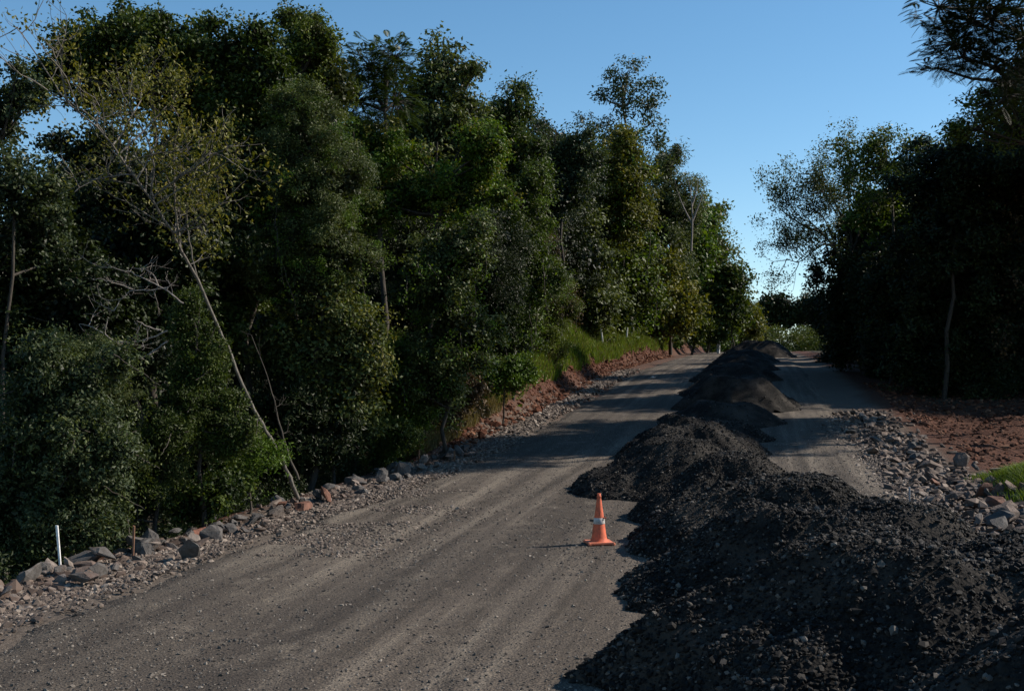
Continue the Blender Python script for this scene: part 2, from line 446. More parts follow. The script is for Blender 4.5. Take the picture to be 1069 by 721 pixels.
def rock(x, y, s, label, group=None, dz=0.0, tilt=.45, flat=1.0, col=None):
    o = bpy.data.objects.new('rock', ROCKS[rng.integers(len(ROCKS))]); COL.objects.link(o)
    o.location = (x, y, float(terr(x, y)) + s * .18 * flat + dz)
    o.rotation_euler = (rng.normal(0, tilt), rng.normal(0, tilt), rng.uniform(0, 2 * PI))
    o.scale = (s, s * rng.uniform(.7, 1.0), s * rng.uniform(.45, .85) * flat)
    k = col if col is not None else int(rng.choice(5, p=[.40, .26, .17, .01, .16] if x < 0 else [.10, .14, .56, .06, .14]))
    o.color = (RC[k][1], rng.uniform(), 0, 1)
    if '%s' in label: label = label % ((('small ' if s < .13 else 'middling ' if s < .2 else 'large ')) + RC[k][0])
    tag(o, label, 'rock', group); return o
def stretch_l(px):
    for lim, t in [(55, 'left of the white stake'), (100, 'just right of the white stake'), (160, 'around the rusty brown stake'), (240, 'between the brown stake and the rust red boulder'),
                   (330, 'near the foot of the leaning trunk'), (420, 'beyond the foot of the leaning trunk')]:
        if px < lim: return t
    return 'at the far end of the left boulder row'
def stretch_r(px):
    for lim, t in [(900, 'at the shaded far end of the right rubble edge'), (948, 'in the right rubble edge, left of the grey stake'), (1000, 'in the right rubble edge below the grey stake')]:
        if px < lim: return t
    return 'in the right rubble edge near the bright grass tuft'
for i in range(150):
    y = 12.0 + 21.5 * rng.uniform() ** 1.3; x = -9.0 - .32 * rng.normal() + .028 * (y - 12)
    px = project(x, y, float(terr(x, y)))[0]
    rock(x, y, float(np.clip(rng.lognormal(-1.88 + .12 * (y < 17), .40), .08, .32)), '%s broken rock ' + stretch_l(px), 'broken rocks edging the road in front of the forest', dz=rng.uniform(-.03, .10))
for i in range(24):
    y = 33 + 42 * rng.uniform()
    rock(-8.7 + rng.normal(0, .3), y, rng.uniform(.1, .24), '%s rock along the foot of the ' + ('near part' if y < 50 else 'far part') + ' of the red cut bank', 'rocks along the foot of the cut bank')
nright = 0
for i in range(400):
    y = 12.5 + 31 * rng.uniform() ** 1.2; x = 4.25 + rng.normal(0, .48) - .35 * (y > 24)
    px = project(x, y, float(terr(x, y)))[0]
    if px > 1080 or nright >= 116: continue
    nright += 1
    rock(x, y, float(np.clip(rng.lognormal(-1.75, .38), .09, .33)), '%s broken rock ' + stretch_r(px), 'rubble edging the right lane', dz=rng.uniform(-.02, .10))

B = Buf()
P = scatter_on(520, lambda y, n: -9.0 - .3 * rng.normal(0, 1, n) + .028 * (y - 12), 11.5, 34, lambda x, y: terr(x, y) - .01, 1.2)
stones(B, P, np.clip(rng.lognormal(-2.6, .3, len(P)), .05, .13), .6, .22)
P = scatter_on(1700, lambda y, n: 4.25 - .35 * (y > 24) + rng.normal(0, .55, n), 12, 46, lambda x, y: terr(x, y) - .01, 1.2)
stones(B, P, np.clip(rng.lognormal(-2.45, .35, len(P)), .05, .18), .6, .22)
RUB = stonemat('rubble', (.040, .027, .020), (.098, .066, .049), (.20, .155, .125))
tag(B.obj('rubble', RUB), 'small broken rubble packed between the larger rocks on both edges', 'rubble', kind='stuff')

# ------------------------------------------------------------------ heaps of asphalt millings
HEAPS = [  # cx, cy, rx, ry, h, label
 (3.0, 6.9, 3.9, 2.7, 1.28, 'nearest heap of dark crushed stone filling the bottom right corner'),
 (1.5, 10.2, 3.0, 2.4, 1.18, 'second nearest dark stone heap, coarse stones over its crest'),
 (.95, 13.5, 2.6, 2.1, 1.02, 'wide flat topped stone heap whose right tip nears the rubble edge'),
 (.35, 16.9, 2.15, 2.1, .96, 'dark stone heap right beside the orange traffic cone'),
 (-.5, 20.2, 1.9, 2.1, 1.02, 'stone heap just behind the traffic cone, a tongue on its left toe'),
 (-1.6, 23.8, 2.2, 2.5, 1.0, 'stone heap behind the cone whose long toe reaches into the left lane'),
 (-1.6, 27.6, 2.1, 2.5, 1.1, 'flattened stone heap with a pale sunlit top in the middle of the row'),
 (-1.75, 31.4, 2.0, 2.6, 1.0, 'last sunlit stone heap before the shaded stretch of road'),
 (-1.6, 36.0, 2.1, 2.0, .62, 'low stone heap lying in the shadow band across the road'),
 (-1.3, 41.0, 2.3, 2.3, .70, 'shaded stone heap in front of the peaked one'),
 (-.8, 47.0, 2.7, 2.0, 1.25, 'peaked stone heap with a sunlit right slope far up the row'),
 (-1.3, 54.0, 2.3, 2.6, .78, 'shaded stone heap behind the far peaked one'),
 (-1.1, 63.0, 2.5, 3.2, .85, 'distant low stone heap on the rising part of the road'),
 (-1.1, 74.0, 2.5, 3.4, .9, 'distant stone heap third from the hill crest'),
 (-.9, 90.0, 2.7, 4.0, .95, 'distant stone heap second from the hill crest'),
 (.2, 114.0, 3.8, 3.6, 1.55, 'tall farthest stone heap at the crest of the road'),
]
for hi, (cx, cy, hx, hy, hh, lab) in enumerate(HEAPS):
    if cy < 33: hy *= .86
    st = .05 if cy < 15 else (.07 if cy < 35 else .16)
    def hz(X, Y, cx=cx, cy=cy, hx=hx, hy=hy, hh=hh, hi=hi, raw=False):
        dx = (X - cx) / hx; dy = (Y - cy) / hy
        ang = np.arctan2(dy, dx)
        wob = 1 + .30 * (vnoise(np.cos(ang) * 2.2 + hi * 5, np.sin(ang) * 2.2, 71) - .5) + .16 * (vnoise(np.cos(ang) * 6 + hi * 9, np.sin(ang) * 6, 72) - .5)
        r = (np.abs(dx) ** 2.3 + np.abs(dy) ** 2.0) ** .5 / wob
        h = hh * np.minimum(1.0, (1 - r) * (1.55 if cy < 19 or cy > 33 else 1.35) )
        top = sstep(.25, .6, 1 - r)
        h = h - .10 * hh * top * (1 - top)
        nse = .10 * fbm(X * .8 + hi, Y * .8, 73) + .09 * fbm(X * 2.4, Y * 2.4, 74) + .075 * fbm(X * 7, Y * 7, 75, 3) + .05 * (vnoise(X * 19, Y * 19, 76) - .5)
        body = sstep(0, .22, 1 - r)
        h = h + nse * body
        ridge = .07 * np.sin((X * 1.1 + Y * .35) * 3.1 + 4 * fbm(X * .5, Y * .5, 78)) * body
        return road_z(X, Y) + np.where(r < 1, np.maximum(h + ridge, -.02), -.12) + (0 if raw else 0)
    xs = np.arange(cx - hx * 1.25, cx + hx * 1.25, st); ys = np.arange(cy - hy * 1.25, cy + hy * 1.25, st)
    v, f = grid(xs, ys, hz)
    rr = ((v[:, 0] - cx) / hx / 1.22) ** 2 + ((v[:, 1] - cy) / hy / 1.22) ** 2
    f = f[(rr[f] < 1).all(1)]
    if len(f) == 0: continue
    used = np.unique(f); mp = np.zeros(len(v), np.int64); mp[used] = np.arange(len(used))
    root = empty('stone_heap', (cx, cy, float(road_z(np.array(cx), np.array(cy)))), lab, 'stone heap', 'heaps of dark crushed stone along the road')
    B = Buf(); B.add(v[used], mp[f]); B.obj('mound', HEAP, root, smooth=True)
    n = 60000 if cy < 12 else (42000 if cy < 22 else (14000 if cy < 40 else 2500))
    q = rng.uniform(-1.2, 1.2, (n * 2, 2)); q = q[(q ** 2).sum(1) < 1.25][:n]
    px_, py_ = cx + q[:, 0] * hx, cy + q[:, 1] * hy
    zz = hz(px_, py_); ok = zz > road_z(px_, py_) - .05
    zz = np.maximum(zz, road_z(px_, py_))
    den = fbm(px_ * 1.1, py_ * 1.1, 79) + .5
    ok &= rng.uniform(.05, .75, len(px_)) < den + .25 * (np.hypot(q[:, 0], q[:, 1]) > .8)
    ok &= rng.uniform(0, 1, len(px_)) < np.where(np.hypot(q[:, 0], q[:, 1]) > 1.02, .35, 1)
    P = np.stack([px_, py_, zz], -1)[ok]
    qq = np.hypot((P[:, 0] - cx) / hx, (P[:, 1] - cy) / hy)
    sz = np.clip(rng.lognormal(-4.35 + .35 * sstep(.75, 1.05, qq) - .25 * (cy > 19), .42), .007, .045) * (1 if cy < 22 else 1.25)
    B = Buf(); stones(B, P, sz, .75, vpow=2.6); so = B.obj('loose_stones', ASTONE, root); tag(so, kind='stuff')

# ------------------------------------------------------------------ foliage
def leafquads(buf, pos, nrm, size, asp=.5, vary=None, hang=0.0):
    n = len(pos)
    a = unit(np.cross(nrm, rng.normal(0, 1, (n, 3)))); a[:, 2] -= hang; a = unit(a)
    b = unit(np.cross(a, nrm)); s = size * rng.uniform(.6, 1.35, n)
    l = a * s[:, None]; w = b * (s * asp * .5)[:, None]; fold = nrm * (s * .10)[:, None]
    V = np.stack([pos - l * .5, pos - l * .05 + w - fold, pos + l * .5, pos - l * .05 - w - fold], 1)
    buf.add(V.reshape(-1, 3), np.arange(n * 4).reshape(-1, 4), vary if vary is not None else rng.uniform(0, 1, n))

def lobe_leaves(buf, C, R, n, size, clump=.30, asp=.5, hang=.15, sprigs=True, core=True, spread=1.0, tint=None):
    """clumps on an ellipsoid, sprigs on the clumps, leaves on the sprigs"""
    R = np.asarray(R, float); C = np.asarray(C, float); mr = R.mean()
    nc = max(9, int(3.1 / clump ** 2 * .75))
    u = unit(rng.normal(0, 1, (nc, 3))); u[:, 2] = u[:, 2] * .9 + .06
    off = rng.uniform(0, 50, 3); lf = np.array([1 + .55 * mnoise.noise(Vector(q * 1.5 + off)) for q in u])
    cc = C + u * R * (lf * rng.uniform(.5, 1.12, nc))[:, None] * spread
    cr = mr * clump * rng.uniform(.55, 1.25, nc)
    nsp = int(np.clip(n / 28, 60, 3500)); wts = cr ** 2; wts /= wts.sum()
    ci = rng.choice(nc, nsp, p=wts)
    v = unit(rng.normal(0, 1, (nsp, 3)) + u[ci] * .65 + np.array([0, 0, .35]))
    sp = cc[ci] + v * (cr[ci] * rng.uniform(.45, 1.08, nsp))[:, None] * np.array([1, 1, .85])
    if hang >= 0: sp[:, 2] -= np.where(rng.uniform(0, 1, nsp) < .22, rng.exponential(.30 * mr, nsp), 0)
    sr = np.clip(mr * clump * .22, size * 1.2, size * 5)
    li = rng.integers(0, nsp, n)
    pos = sp[li] + rng.normal(0, 1, (n, 3)) * sr * np.array([1, 1, .7])
    nr = unit(v[li] * .7 + rng.normal(0, .65, (n, 3)) + np.array([0, 0, .5]))
    cv = rng.uniform(0, 1, nc)[ci][li]; sv_ = rng.uniform(0, 1, nsp)[li]
    vary = np.clip(.36 * cv + .30 * sv_ + .38 * rng.uniform(0, 1, n) + (tint or 0), 0, 1)
    leafquads(buf, pos, nr, size, asp, vary, hang)
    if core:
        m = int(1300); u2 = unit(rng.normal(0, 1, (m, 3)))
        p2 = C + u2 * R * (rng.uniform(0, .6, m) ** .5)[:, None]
        leafquads(buf, p2, unit(rng.normal(0, 1, (m, 3))), mr * .13, .8, np.zeros(m))  # big darkest-toned filler leaves, added inside the crown to block light and sky
    return cc, cr

def frond_leaves(buf, tips, dirs, L, size, tint=0.0):
    """pinnate leaves: a rachis with two rows of narrow leaflets that droop"""
    n = len(tips); k = 13
    d = unit(dirs + rng.normal(0, .25, dirs.shape)); side = unit(np.cross(d, np.array([0, 0, 1.0]) + rng.normal(0, .25, d.shape)))
    for s in range(k):
        t = (s + .5) / k
        c = tips + d * (t * L)[:, None]; c = c + np.array([0, 0, -1.0]) * (t * t * L * .35)[:, None]
        for sg in (-1, 1):
            ll = L * .34 * math.sin(PI * (t * .8 + .15))
            tip = c + side * (sg * ll)[:, None] + d * (ll * .45)[:, None] - np.array([0, 0, 1.0]) * (ll * .35)[:, None]
            w = d * (size * .5)[:, None]
            V = np.stack([c - w * .4, c * .5 + tip * .5 - w, tip, c * .5 + tip * .5 + w], 1)
            buf.add(V.reshape(-1, 3), np.arange(n * 4).reshape(-1, 4), np.clip(rng.uniform(0, 1, n) * .7 + tint, 0, 1))

def twigs(buf, p, d, L, r, lvl, tips, spread=.55, up=.12, n=(2, 4)):
    pts = [np.array(p, float)]; dd = np.array(d, float); m = 5
    for i in range(m):
        dd = unit(dd + rng.normal(0, .16, 3) + np.array([0, 0, up * .4])); pts.append(pts[-1] + dd * L / m)
    tube(buf, pts, np.linspace(r, r * .55, m + 1), 5 if r > .02 else 3)
    if lvl == 0: tips.append((pts[-1], dd)); return
    for q in range(rng.integers(n[0], n[1] + 1)):
        i = rng.integers(2, m + 1); nd = unit(dd + rng.normal(0, spread, 3) + np.array([0, 0, up]))
        twigs(buf, pts[i], nd, L * rng.uniform(.55, .85), r * rng.uniform(.45, .62), lvl - 1, tips, spread, up, n)
    twigs(buf, pts[-1], unit(dd + rng.normal(0, .2, 3)), L * .75, r * .55, lvl - 1, tips, spread, up, n)

GROUPL = 'trees of the forest wall on the left'
def far_y(px, y):
    """trees above the cut bank stand behind it"""
    return y * (1 + .45 * float(sstep(540, 600, px)) * (1 if px < 800 else 0)) if 40 < y < 125 else y
def tree(label, y, lobes, mat, base_px=None, size=None, dens=1.0, name='tree', cat='tree', group=None, clump=.30,
         bark=None, asp=.5, frond=False, trunk_r=None, dy=1.0, hang=.15, core=True, base_xy=None, mat2=None, limbs=1):
    """lobes: (centre px, centre row, half width px, half height px[, extra depth]) measured on the photograph"""
    L3 = []
    if group == GROUPL: y = far_y(lobes[0][0], y)
    for lb in lobes:
        yy = y + (lb[4] if len(lb) > 4 else 0)
        x = x_at(lb[0], yy); d = depth(x, yy); z = z_at(lb[1], x, yy)
        L3.append((np.array([x, yy, z]), np.array([lb[2] * d / F, max(lb[2], lb[3] * .8) * d / F * dy, lb[3] * d / F])))
    if not frond and len(lobes) < 8:
        for (C, Rr) in list(L3):
            for q in range(3):
                u = unit(rng.normal(0, 1, 3) + np.array([0, -.2, .25])); L3.append((C + u * Rr * rng.uniform(.9, 1.25), Rr * rng.uniform(.22, .55)))
    if base_xy: bx, by = base_xy
    else:
        bx = x_at(base_px, y) if base_px is not None else L3[0][0][0]; by = y
    bz = float(terr(bx, by)) - .1
    root = empty(name, (bx, by, bz), label, cat, group)
    d0 = depth(bx, by); s = size or max(.065, .0030 * d0)
    if not frond and asp == .5 and len(lobes) < 8: s *= rng.uniform(.8, 1.45); asp = rng.uniform(.3, .75)
    tb = Buf(); top = max(L3, key=lambda q: q[0][2])[0]
    hgt = top[2] - bz; tr = trunk_r or max(.04, .010 * hgt)
    ax = np.mean([q[0] for q in L3], 0); crown_top = np.array([ax[0] * .6 + top[0] * .4, ax[1] * .6 + top[1] * .4, top[2]])
    tp = curve((bx, by, bz), crown_top, .06, 9); tube(tb, tp, np.linspace(tr, tr * .25, 9), 8)
    cb = Buf(); c2 = Buf()
    top5 = len(lobes)
    for (C, R) in L3:
        dl = depth(C[0], C[1]); k = int(np.argmin(np.abs(tp[:, 2] - (C[2] - R[2] * .6)))); k = min(k, 7)
        tube(tb, curve(tp[k], C, .2), np.linspace(tr * .5, tr * .12, 7), 6)
        area = PI * R[0] * R[2]
        if frond:
            nf = int(area * 26 * dens); u = unit(rng.normal(0, 1, (nf, 3)))
            bas = C + u * R * rng.uniform(.35, .95, (nf, 1)); dirs = unit(u * np.array([1, 1, .3]) + rng.normal(0, .3, (nf, 3)) + np.array([0, 0, .15]))
            frond_leaves(cb, bas, dirs, rng.uniform(.4, .7, nf) * frond, np.full(nf, .032 * frond))
            for q in range(0, nf, 5): tube(tb, curve(C, bas[q], .2, 4), np.linspace(tr * .12, .008, 4), 3)
        else:
            n = int(np.clip(dens * 3.6 * area / (.5 * asp * s * s), 300, 42000))
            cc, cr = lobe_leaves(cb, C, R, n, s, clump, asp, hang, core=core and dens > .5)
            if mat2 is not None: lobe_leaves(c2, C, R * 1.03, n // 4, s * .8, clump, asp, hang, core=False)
            for q in range(0, len(cc), 2 if dens < .6 else 3): tube(tb, curve(C, cc[q], .25, 5), np.linspace(tr * .14, .010, 5), 4)
    if mat2 is not None:
        vl = []
        for q in range(16):
            C, Rr = L3[rng.integers(len(L3))]; a = rng.uniform(-2.2, .9); p = C + Rr * np.array([math.cos(a), math.sin(a), rng.uniform(-.3, .6)]) * rng.uniform(.8, 1.05)
            ln = rng.uniform(.5, 1.6) * Rr[2]; e = p + np.array([rng.normal(0, .25), rng.normal(0, .25), -ln]); e[2] = max(e[2], float(terr(e[0], e[1])))
            Q = curve(p, e, .10, 9); tube(tb, Q, np.linspace(.012, .005, 9) * max(1, d0 / 30), 4)
            m = int(28 * ln / s * .12) + 12; t = rng.integers(0, 9, m); vl.append(Q[t] + rng.normal(0, s * 1.3, (m, 3)) + (Q[np.minimum(t + 1, 8)] - Q[t]) * rng.uniform(0, 1, (m, 1)))
        vl = np.concatenate(vl); leafquads(c2, vl, unit(rng.normal(0, .8, vl.shape) + np.array([.3, -.3, .5])), s, asp, None, hang)
    tb.obj('trunk', bark or BARK, root, smooth=True)
    cb.obj('crown', LM[mat], root)
    if c2.n: c2.obj('climbing_vine', LM[mat2], root)
    return root

T = tree
# --- back row, making the skyline of the left forest
T('big dark crowned tree with small sky gaps topping the left corner of the forest', 26,
  [(78,58,36,32),(130,40,42,36),(182,52,40,34),(232,58,38,34),(275,78,34,34),(110,85,50,40,2),(190,100,60,45,2)], 'dark', 160, group=GROUPL, clump=.24)
T('loose leaved blue green tree at the left frame edge with sky showing through', 19.5,
  [(-8,120,30,45),(28,95,22,20),(12,195,38,40),(48,225,30,40,1)], 'blue', 5, trunk_r=.06, dens=.75, group=GROUPL, clump=.26)
T('olive tree behind the forest wall between the big dark tree and the feathery one', 29,
  [(318,58,34,36),(342,88,38,45),(300,105,40,45)], 'olive', 325, group=GROUPL)
T('feathery leaved tree with frond tufts standing out on the left skyline', 34,
  [(385,70,38,32),(410,62,28,28),(372,105,42,40),(412,105,30,40)], 'dark', 390, frond=.75, dens=3.0, group=GROUPL)
T('round domed grey green tree on the skyline right of the feathery tree', 40,
  [(462,78,32,34),(438,112,34,38),(480,125,26,38),(452,160,44,40)], 'grey', 455, group=GROUPL, clump=.22, bark=PALEBARK)
T('dark narrow crowned tree on the skyline right of the domed tree', 47,
  [(529,122,25,28),(515,160,32,38),(545,175,25,35)], 'dark', 528, group=GROUPL)
T('pair topped low skyline tree before the tall slender one', 55,
  [(570,162,22,24),(603,160,24,26),(585,195,38,36)], 'blue', 585, group=GROUPL)
T('tall slender loose crowned tree rising highest above the left skyline', 76,
  [(654,78,17,17),(676,96,15,20),(660,104,20,16),(682,128,11,14),(650,132,20,20),(640,150,22,22),(672,158,20,26),(655,185,32,30),(630,100,7,5)],
  'blue', 660, group=GROUPL, clump=.36, core=False, dens=.7, bark=PALEBARK, trunk_r=.28)
T('yellow green tree in front of the foot of the tall slender tree', 62,
  [(612,168,22,24),(640,185,30,34),(612,215,34,40),(655,225,30,40)], 'yellow', 630, group=GROUPL, clump=.26, mat2='fresh')
T('mid green tree stepping down right of the tall slender tree', 84,
  [(694,178,16,26),(706,215,24,40),(690,255,30,45)], 'grey', 700, group=GROUPL)
T('olive tree near the far end of the left forest wall', 106,
  [(735,238,18,30),(748,272,20,36),(728,290,22,40)], 'olive', 738, group=GROUPL, mat2='yellow')
T('small rounded dark tree closing the left forest wall at the road crest', 140,
  [(768,295,17,22),(760,325,18,25)], 'dark', 765, group=GROUPL)
T('tiny yellowish tree beside the last dark tree at the crest', 150,
  [(780,325,11,18),(788,345,9,12)], 'yellow', 781, group=GROUPL)
T('bluish mid height tree filling the wall below the bare twigs', 95,
  [(722,265,22,44),(715,310,24,34)], 'fresh', 722, group=GROUPL, mat2='grey')

# --- middle layer
T('dark tree filling the gap at the left frame edge behind the leaning trunk', 21,
  [(30,275,60,60),(20,360,60,60),(-30,250,40,80),(80,340,50,60)], 'black', 30, group=GROUPL)
T('deep green tree behind the crown of the leaning pale tree', 23.5,
  [(120,190,60,50),(140,270,60,60),(120,350,60,60),(200,240,45,60)], 'black', 130, group=GROUPL)
T('dense dark tree shadowing the middle of the left forest', 26.5,
  [(250,125,45,45),(285,165,45,50),(250,220,50,60),(235,300,40,60)], 'dark', 255, group=GROUPL, mat2='grey')
T('vine draped tree left of the black hollow in the forest wall', 26,
  [(325,145,44,44),(345,190,42,44),(312,225,42,50),(345,255,38,44),(300,290,42,46)], 'grey', 320, group=GROUPL, mat2='fresh')
T('broad tree with a bright leafy top over the black hollow', 34,
  [(395,160,40,36),(430,205,44,26),(480,205,36,28),(385,215,28,36),(500,165,26,36)], 'fresh', 440, group=GROUPL, mat2='yellow')
T('dark tree standing inside the black hollow of the forest wall', 38,
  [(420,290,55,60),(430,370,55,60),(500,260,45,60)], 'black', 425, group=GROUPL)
T('column of hanging vines right of the black hollow', 30.5,
  [(470,262,32,34),(462,305,38,40),(478,350,38,44),(458,392,36,44)], 'grey', 468, group=GROUPL, mat2='fresh', clump=.25)
T('bright tree whose foliage spills over the road edge', 31.5,
  [(425,385,30,34),(428,425,26,30),(405,452,24,24),(395,405,30,40)], 'fresh', 415, group=GROUPL, clump=.25, mat2='grey')
T('bushy tree with pale glinting leaves in the centre of the wall', 26.5,
  [(335,335,42,46),(372,355,36,44),(320,380,40,40),(365,410,40,40)], 'grey', 350, group=GROUPL, mat2='yellow', clump=.24)
T('dark leafy tree above the end of the boulder row', 44,
  [(538,225,34,42),(520,290,34,50),(548,280,34,44),(535,345,36,44)], 'dark', 535, group=GROUPL, mat2='fresh')
T('tree with brownish green foliage beside the grassy bank', 48,
  [(565,300,26,44),(560,350,28,36),(520,375,28,30)], 'olive', 560, group=GROUPL, mat2='brown')
T('grey green tree behind the grassy bank', 58,
  [(592,250,34,44),(585,305,34,44),(618,290,30,50),(605,335,28,30)], 'grey', 600, group=GROUPL)
T('leafy tree rising over the red cut bank', 66,
  [(650,272,30,40),(640,318,30,34),(668,300,26,36)], 'olive', 650, group=GROUPL, mat2='fresh')
T('fine leaved tree above the far part of the cut bank', 82,
  [(690,300,24,38),(678,330,22,22),(706,326,20,24)], 'yellow', 690, group=GROUPL, mat2='dark')
T('tree leaning over the far end of the grassy bank', 116,
  [(742,312,18,28),(735,336,17,18),(752,332,15,22)], 'fresh', 742, group=GROUPL, mat2='olive')

# --- shrubs at the edge of the left forest
GS = 'shrubs at the foot of the left forest'
def shrub(label, y, lobes, mat, base=None, **k):
    return T(label, y, lobes, mat, base, name='shrub', cat='shrub', group=GS, **k)
shrub('large dusty grey green shrub mound in the lower left corner', 15.6,
  [(65,410,52,50),(35,470,50,60),(95,470,48,60),(60,530,60,50),(10,540,40,50)], 'blue', 60, clump=.24, mat2='grey', trunk_r=.06)
shrub('spiky topped shrub behind the dusty mound', 17, [(75,375,34,24),(110,400,34,30)], 'grey', 80, asp=.22, hang=-.4, trunk_r=.05)
shrub('curtain of hanging leafy vines under the leaning trunk', 18.4,
  [(200,335,22,34),(212,380,24,34),(222,420,22,34),(236,455,22,28),(205,430,22,40)], 'dark', 215, mat2='grey', trunk_r=.05, clump=.26, dy=.6)
shrub('soft ferny shrub between the dusty mound and the hanging vines', 18, [(160,480,34,34),(150,520,30,30),(178,440,26,30)], 'dark', 160, mat2='grey', asp=.3, trunk_r=.05)
shrub('low dark shrub just behind the row of left boulders', 18.6, [(205,530,30,22),(235,510,28,22)], 'dark', 215, trunk_r=.04)
shrub('leafy spray of vine hanging beside the base of the leaning trunk', 19.6, [(262,462,20,14),(280,478,16,18),(250,490,14,18)], 'fresh', 262, trunk_r=.03, dens=.6, core=False)
shrub('dark shrub in the hollow behind the boulders', 26, [(300,420,40,40),(335,450,40,34),(300,475,36,24)], 'black', 310, trunk_r=.05)
shrub('brown dry shrub where the boulder row meets the bank', 35.5, [(468,425,20,18),(490,412,18,16)], 'brown', 475, trunk_r=.04)
shrub('green shrub tuft overhanging the red soil at the start of the cut bank', 40, [(510,395,26,20),(545,388,22,18)], 'fresh', 525, trunk_r=.04)
shrub('dense low shrub between the bright tree and the vine column', 29, [(375,455,30,24),(350,470,26,20),(420,455,16,18)], 'dark', 375, trunk_r=.04)

# --- backing trees deeper in the left forest
PB = None
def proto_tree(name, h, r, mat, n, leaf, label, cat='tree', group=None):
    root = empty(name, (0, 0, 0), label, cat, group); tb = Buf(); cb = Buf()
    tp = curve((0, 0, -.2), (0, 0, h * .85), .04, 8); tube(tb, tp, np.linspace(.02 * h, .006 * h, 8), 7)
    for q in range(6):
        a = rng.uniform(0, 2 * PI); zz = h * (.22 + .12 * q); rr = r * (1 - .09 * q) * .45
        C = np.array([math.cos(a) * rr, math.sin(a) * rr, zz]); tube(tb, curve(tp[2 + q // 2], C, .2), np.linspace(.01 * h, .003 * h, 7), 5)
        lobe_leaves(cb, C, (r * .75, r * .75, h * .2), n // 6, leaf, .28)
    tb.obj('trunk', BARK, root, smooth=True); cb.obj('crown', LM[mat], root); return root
def copy_tree(src, loc, rz, sc, label=None):
    r = src.copy(); COL.objects.link(r); r.location = loc; r.rotation_euler = (0, 0, rz); r.scale = (sc, sc, sc)
    if label: r['label'] = label
    for ch in src.children:
        c = ch.copy(); COL.objects.link(c); c.parent = r
    return r
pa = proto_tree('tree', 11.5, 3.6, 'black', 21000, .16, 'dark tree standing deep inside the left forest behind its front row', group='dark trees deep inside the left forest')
spots = []
for y in np.arange(19, 135, 3.7):
    off = 17.5 if y < 50 else 15.5
    spots.append((-off + rng.normal(0, .6), y))
for y in np.arange(24, 130, 6.5): spots.append((-22.5 + rng.normal(0, 1), y))
seen_l = {}
for i, (x, y) in enumerate(spots):
    sc = rng.uniform(.8, 1.0) * (1.0 if y > 30 else .82) * (1 + .4 * float(sstep(50, 100, y))) * (1 if x > -20 else 1.0)
    loc = (x, y, float(terr(x, y)))
    px = project(x, y, loc[2])[0]; row_ = 'one row back' if x > -20 else 'farthest in'
    where = next((t for lim, t in [(90, 'at the left frame edge'), (250, 'behind the leaning pale tree'), (380, 'behind the vine draped tree'), (470, 'behind the black hollow'),
                                   (540, 'behind the vine column'), (620, 'behind the grassy bank')] if px < lim), 'behind the far cut bank')
    lb = 'dark tree ' + where + ', ' + row_
    seen_l[lb] = seen_l.get(lb, 0) + 1
    if seen_l[lb] > 1: lb += ', ' + ['second', 'third', 'fourth', 'fifth', 'sixth', 'seventh', 'eighth'][min(seen_l[lb] - 2, 6)] + ' along'
    if i == 0: pa.location = loc; pa.scale = (sc,) * 3; pa['label'] = lb
    else: copy_tree(pa, loc, rng.uniform(0, 6.28), sc, lb)

# --- leaning pale tree
def pxpath(pts, y0, y1):
    o = []
    for i, (px, row) in enumerate(pts):
        y = y0 + (y1 - y0) * i / (len(pts) - 1); x = x_at(px, y); o.append((x, y, z_at(row, x, y)))
    return np.array(o)
def smooth_path(P, m=4):
    t = np.arange(len(P)); tt = np.linspace(0, len(P) - 1, (len(P) - 1) * m + 1)
    Q = np.stack([np.interp(tt, t, P[:, k]) for k in range(3)], -1)
    for _ in range(2): Q[1:-1] = .25 * Q[:-2] + .5 * Q[1:-1] + .25 * Q[2:]
    return Q + rng.normal(0, .008, Q.shape)
bx = x_at(312, 20.5); lean = empty('leaning_tree', (bx, 20.5, float(terr(bx, 20.5))), 'slender pale trunked tree leaning far left over the forest edge with sparse yellow green leaves', 'tree')
tb = Buf(); cb = Buf()
main = [(312,520),(300,490),(282,455),(266,430),(240,370),(224,334),(205,290),(188,262),(175,236),(155,207),(135,182),(108,141),(67,108),(30,84)]
P = smooth_path(pxpath(main, 20.5, 15.0)); tube(tb, P, np.linspace(.042, .009, len(P)), 8)
tips = []
forks = [([(108,141),(92,120),(64,104),(45,75),(20,37),(10,28)], .015), ([(188,262),(182,225),(180,190),(178,160),(186,120)], .02),
         ([(155,207),(160,175),(150,140),(128,105),(118,80)], .015), ([(67,108),(62,80),(52,55),(40,40)], .016),
         ([(205,290),(196,250),(192,215),(205,170),(225,130)], .015), ([(135,182),(100,185),(75,200)], .014), ([(180,190),(215,165),(245,150)], .016)]
for pts, r in forks:
    i0 = np.argmin([abs(a - pts[0][0]) + abs(b - pts[0][1]) for a, b in main]); yy = 20.5 - 5.5 * i0 / (len(main) - 1)
    if pts[0] == (180, 190): yy = 16.8
    Q = smooth_path(pxpath(pts, yy, yy - .5)); tube(tb, Q, np.linspace(r, .007, len(Q)), 6)
    for j in range(3, len(Q), 2):
        twigs(tb, Q[j], unit(rng.normal(0, 1, 3) + np.array([0, 0, .7])), rng.uniform(.35, .8), .009, 1, tips, .6)
for j in range(26, len(P), 3): twigs(tb, P[j], unit(rng.normal(0, 1, 3) + np.array([.2, 0, .9])), rng.uniform(.5, 1.0), .012, 1, tips, .6)
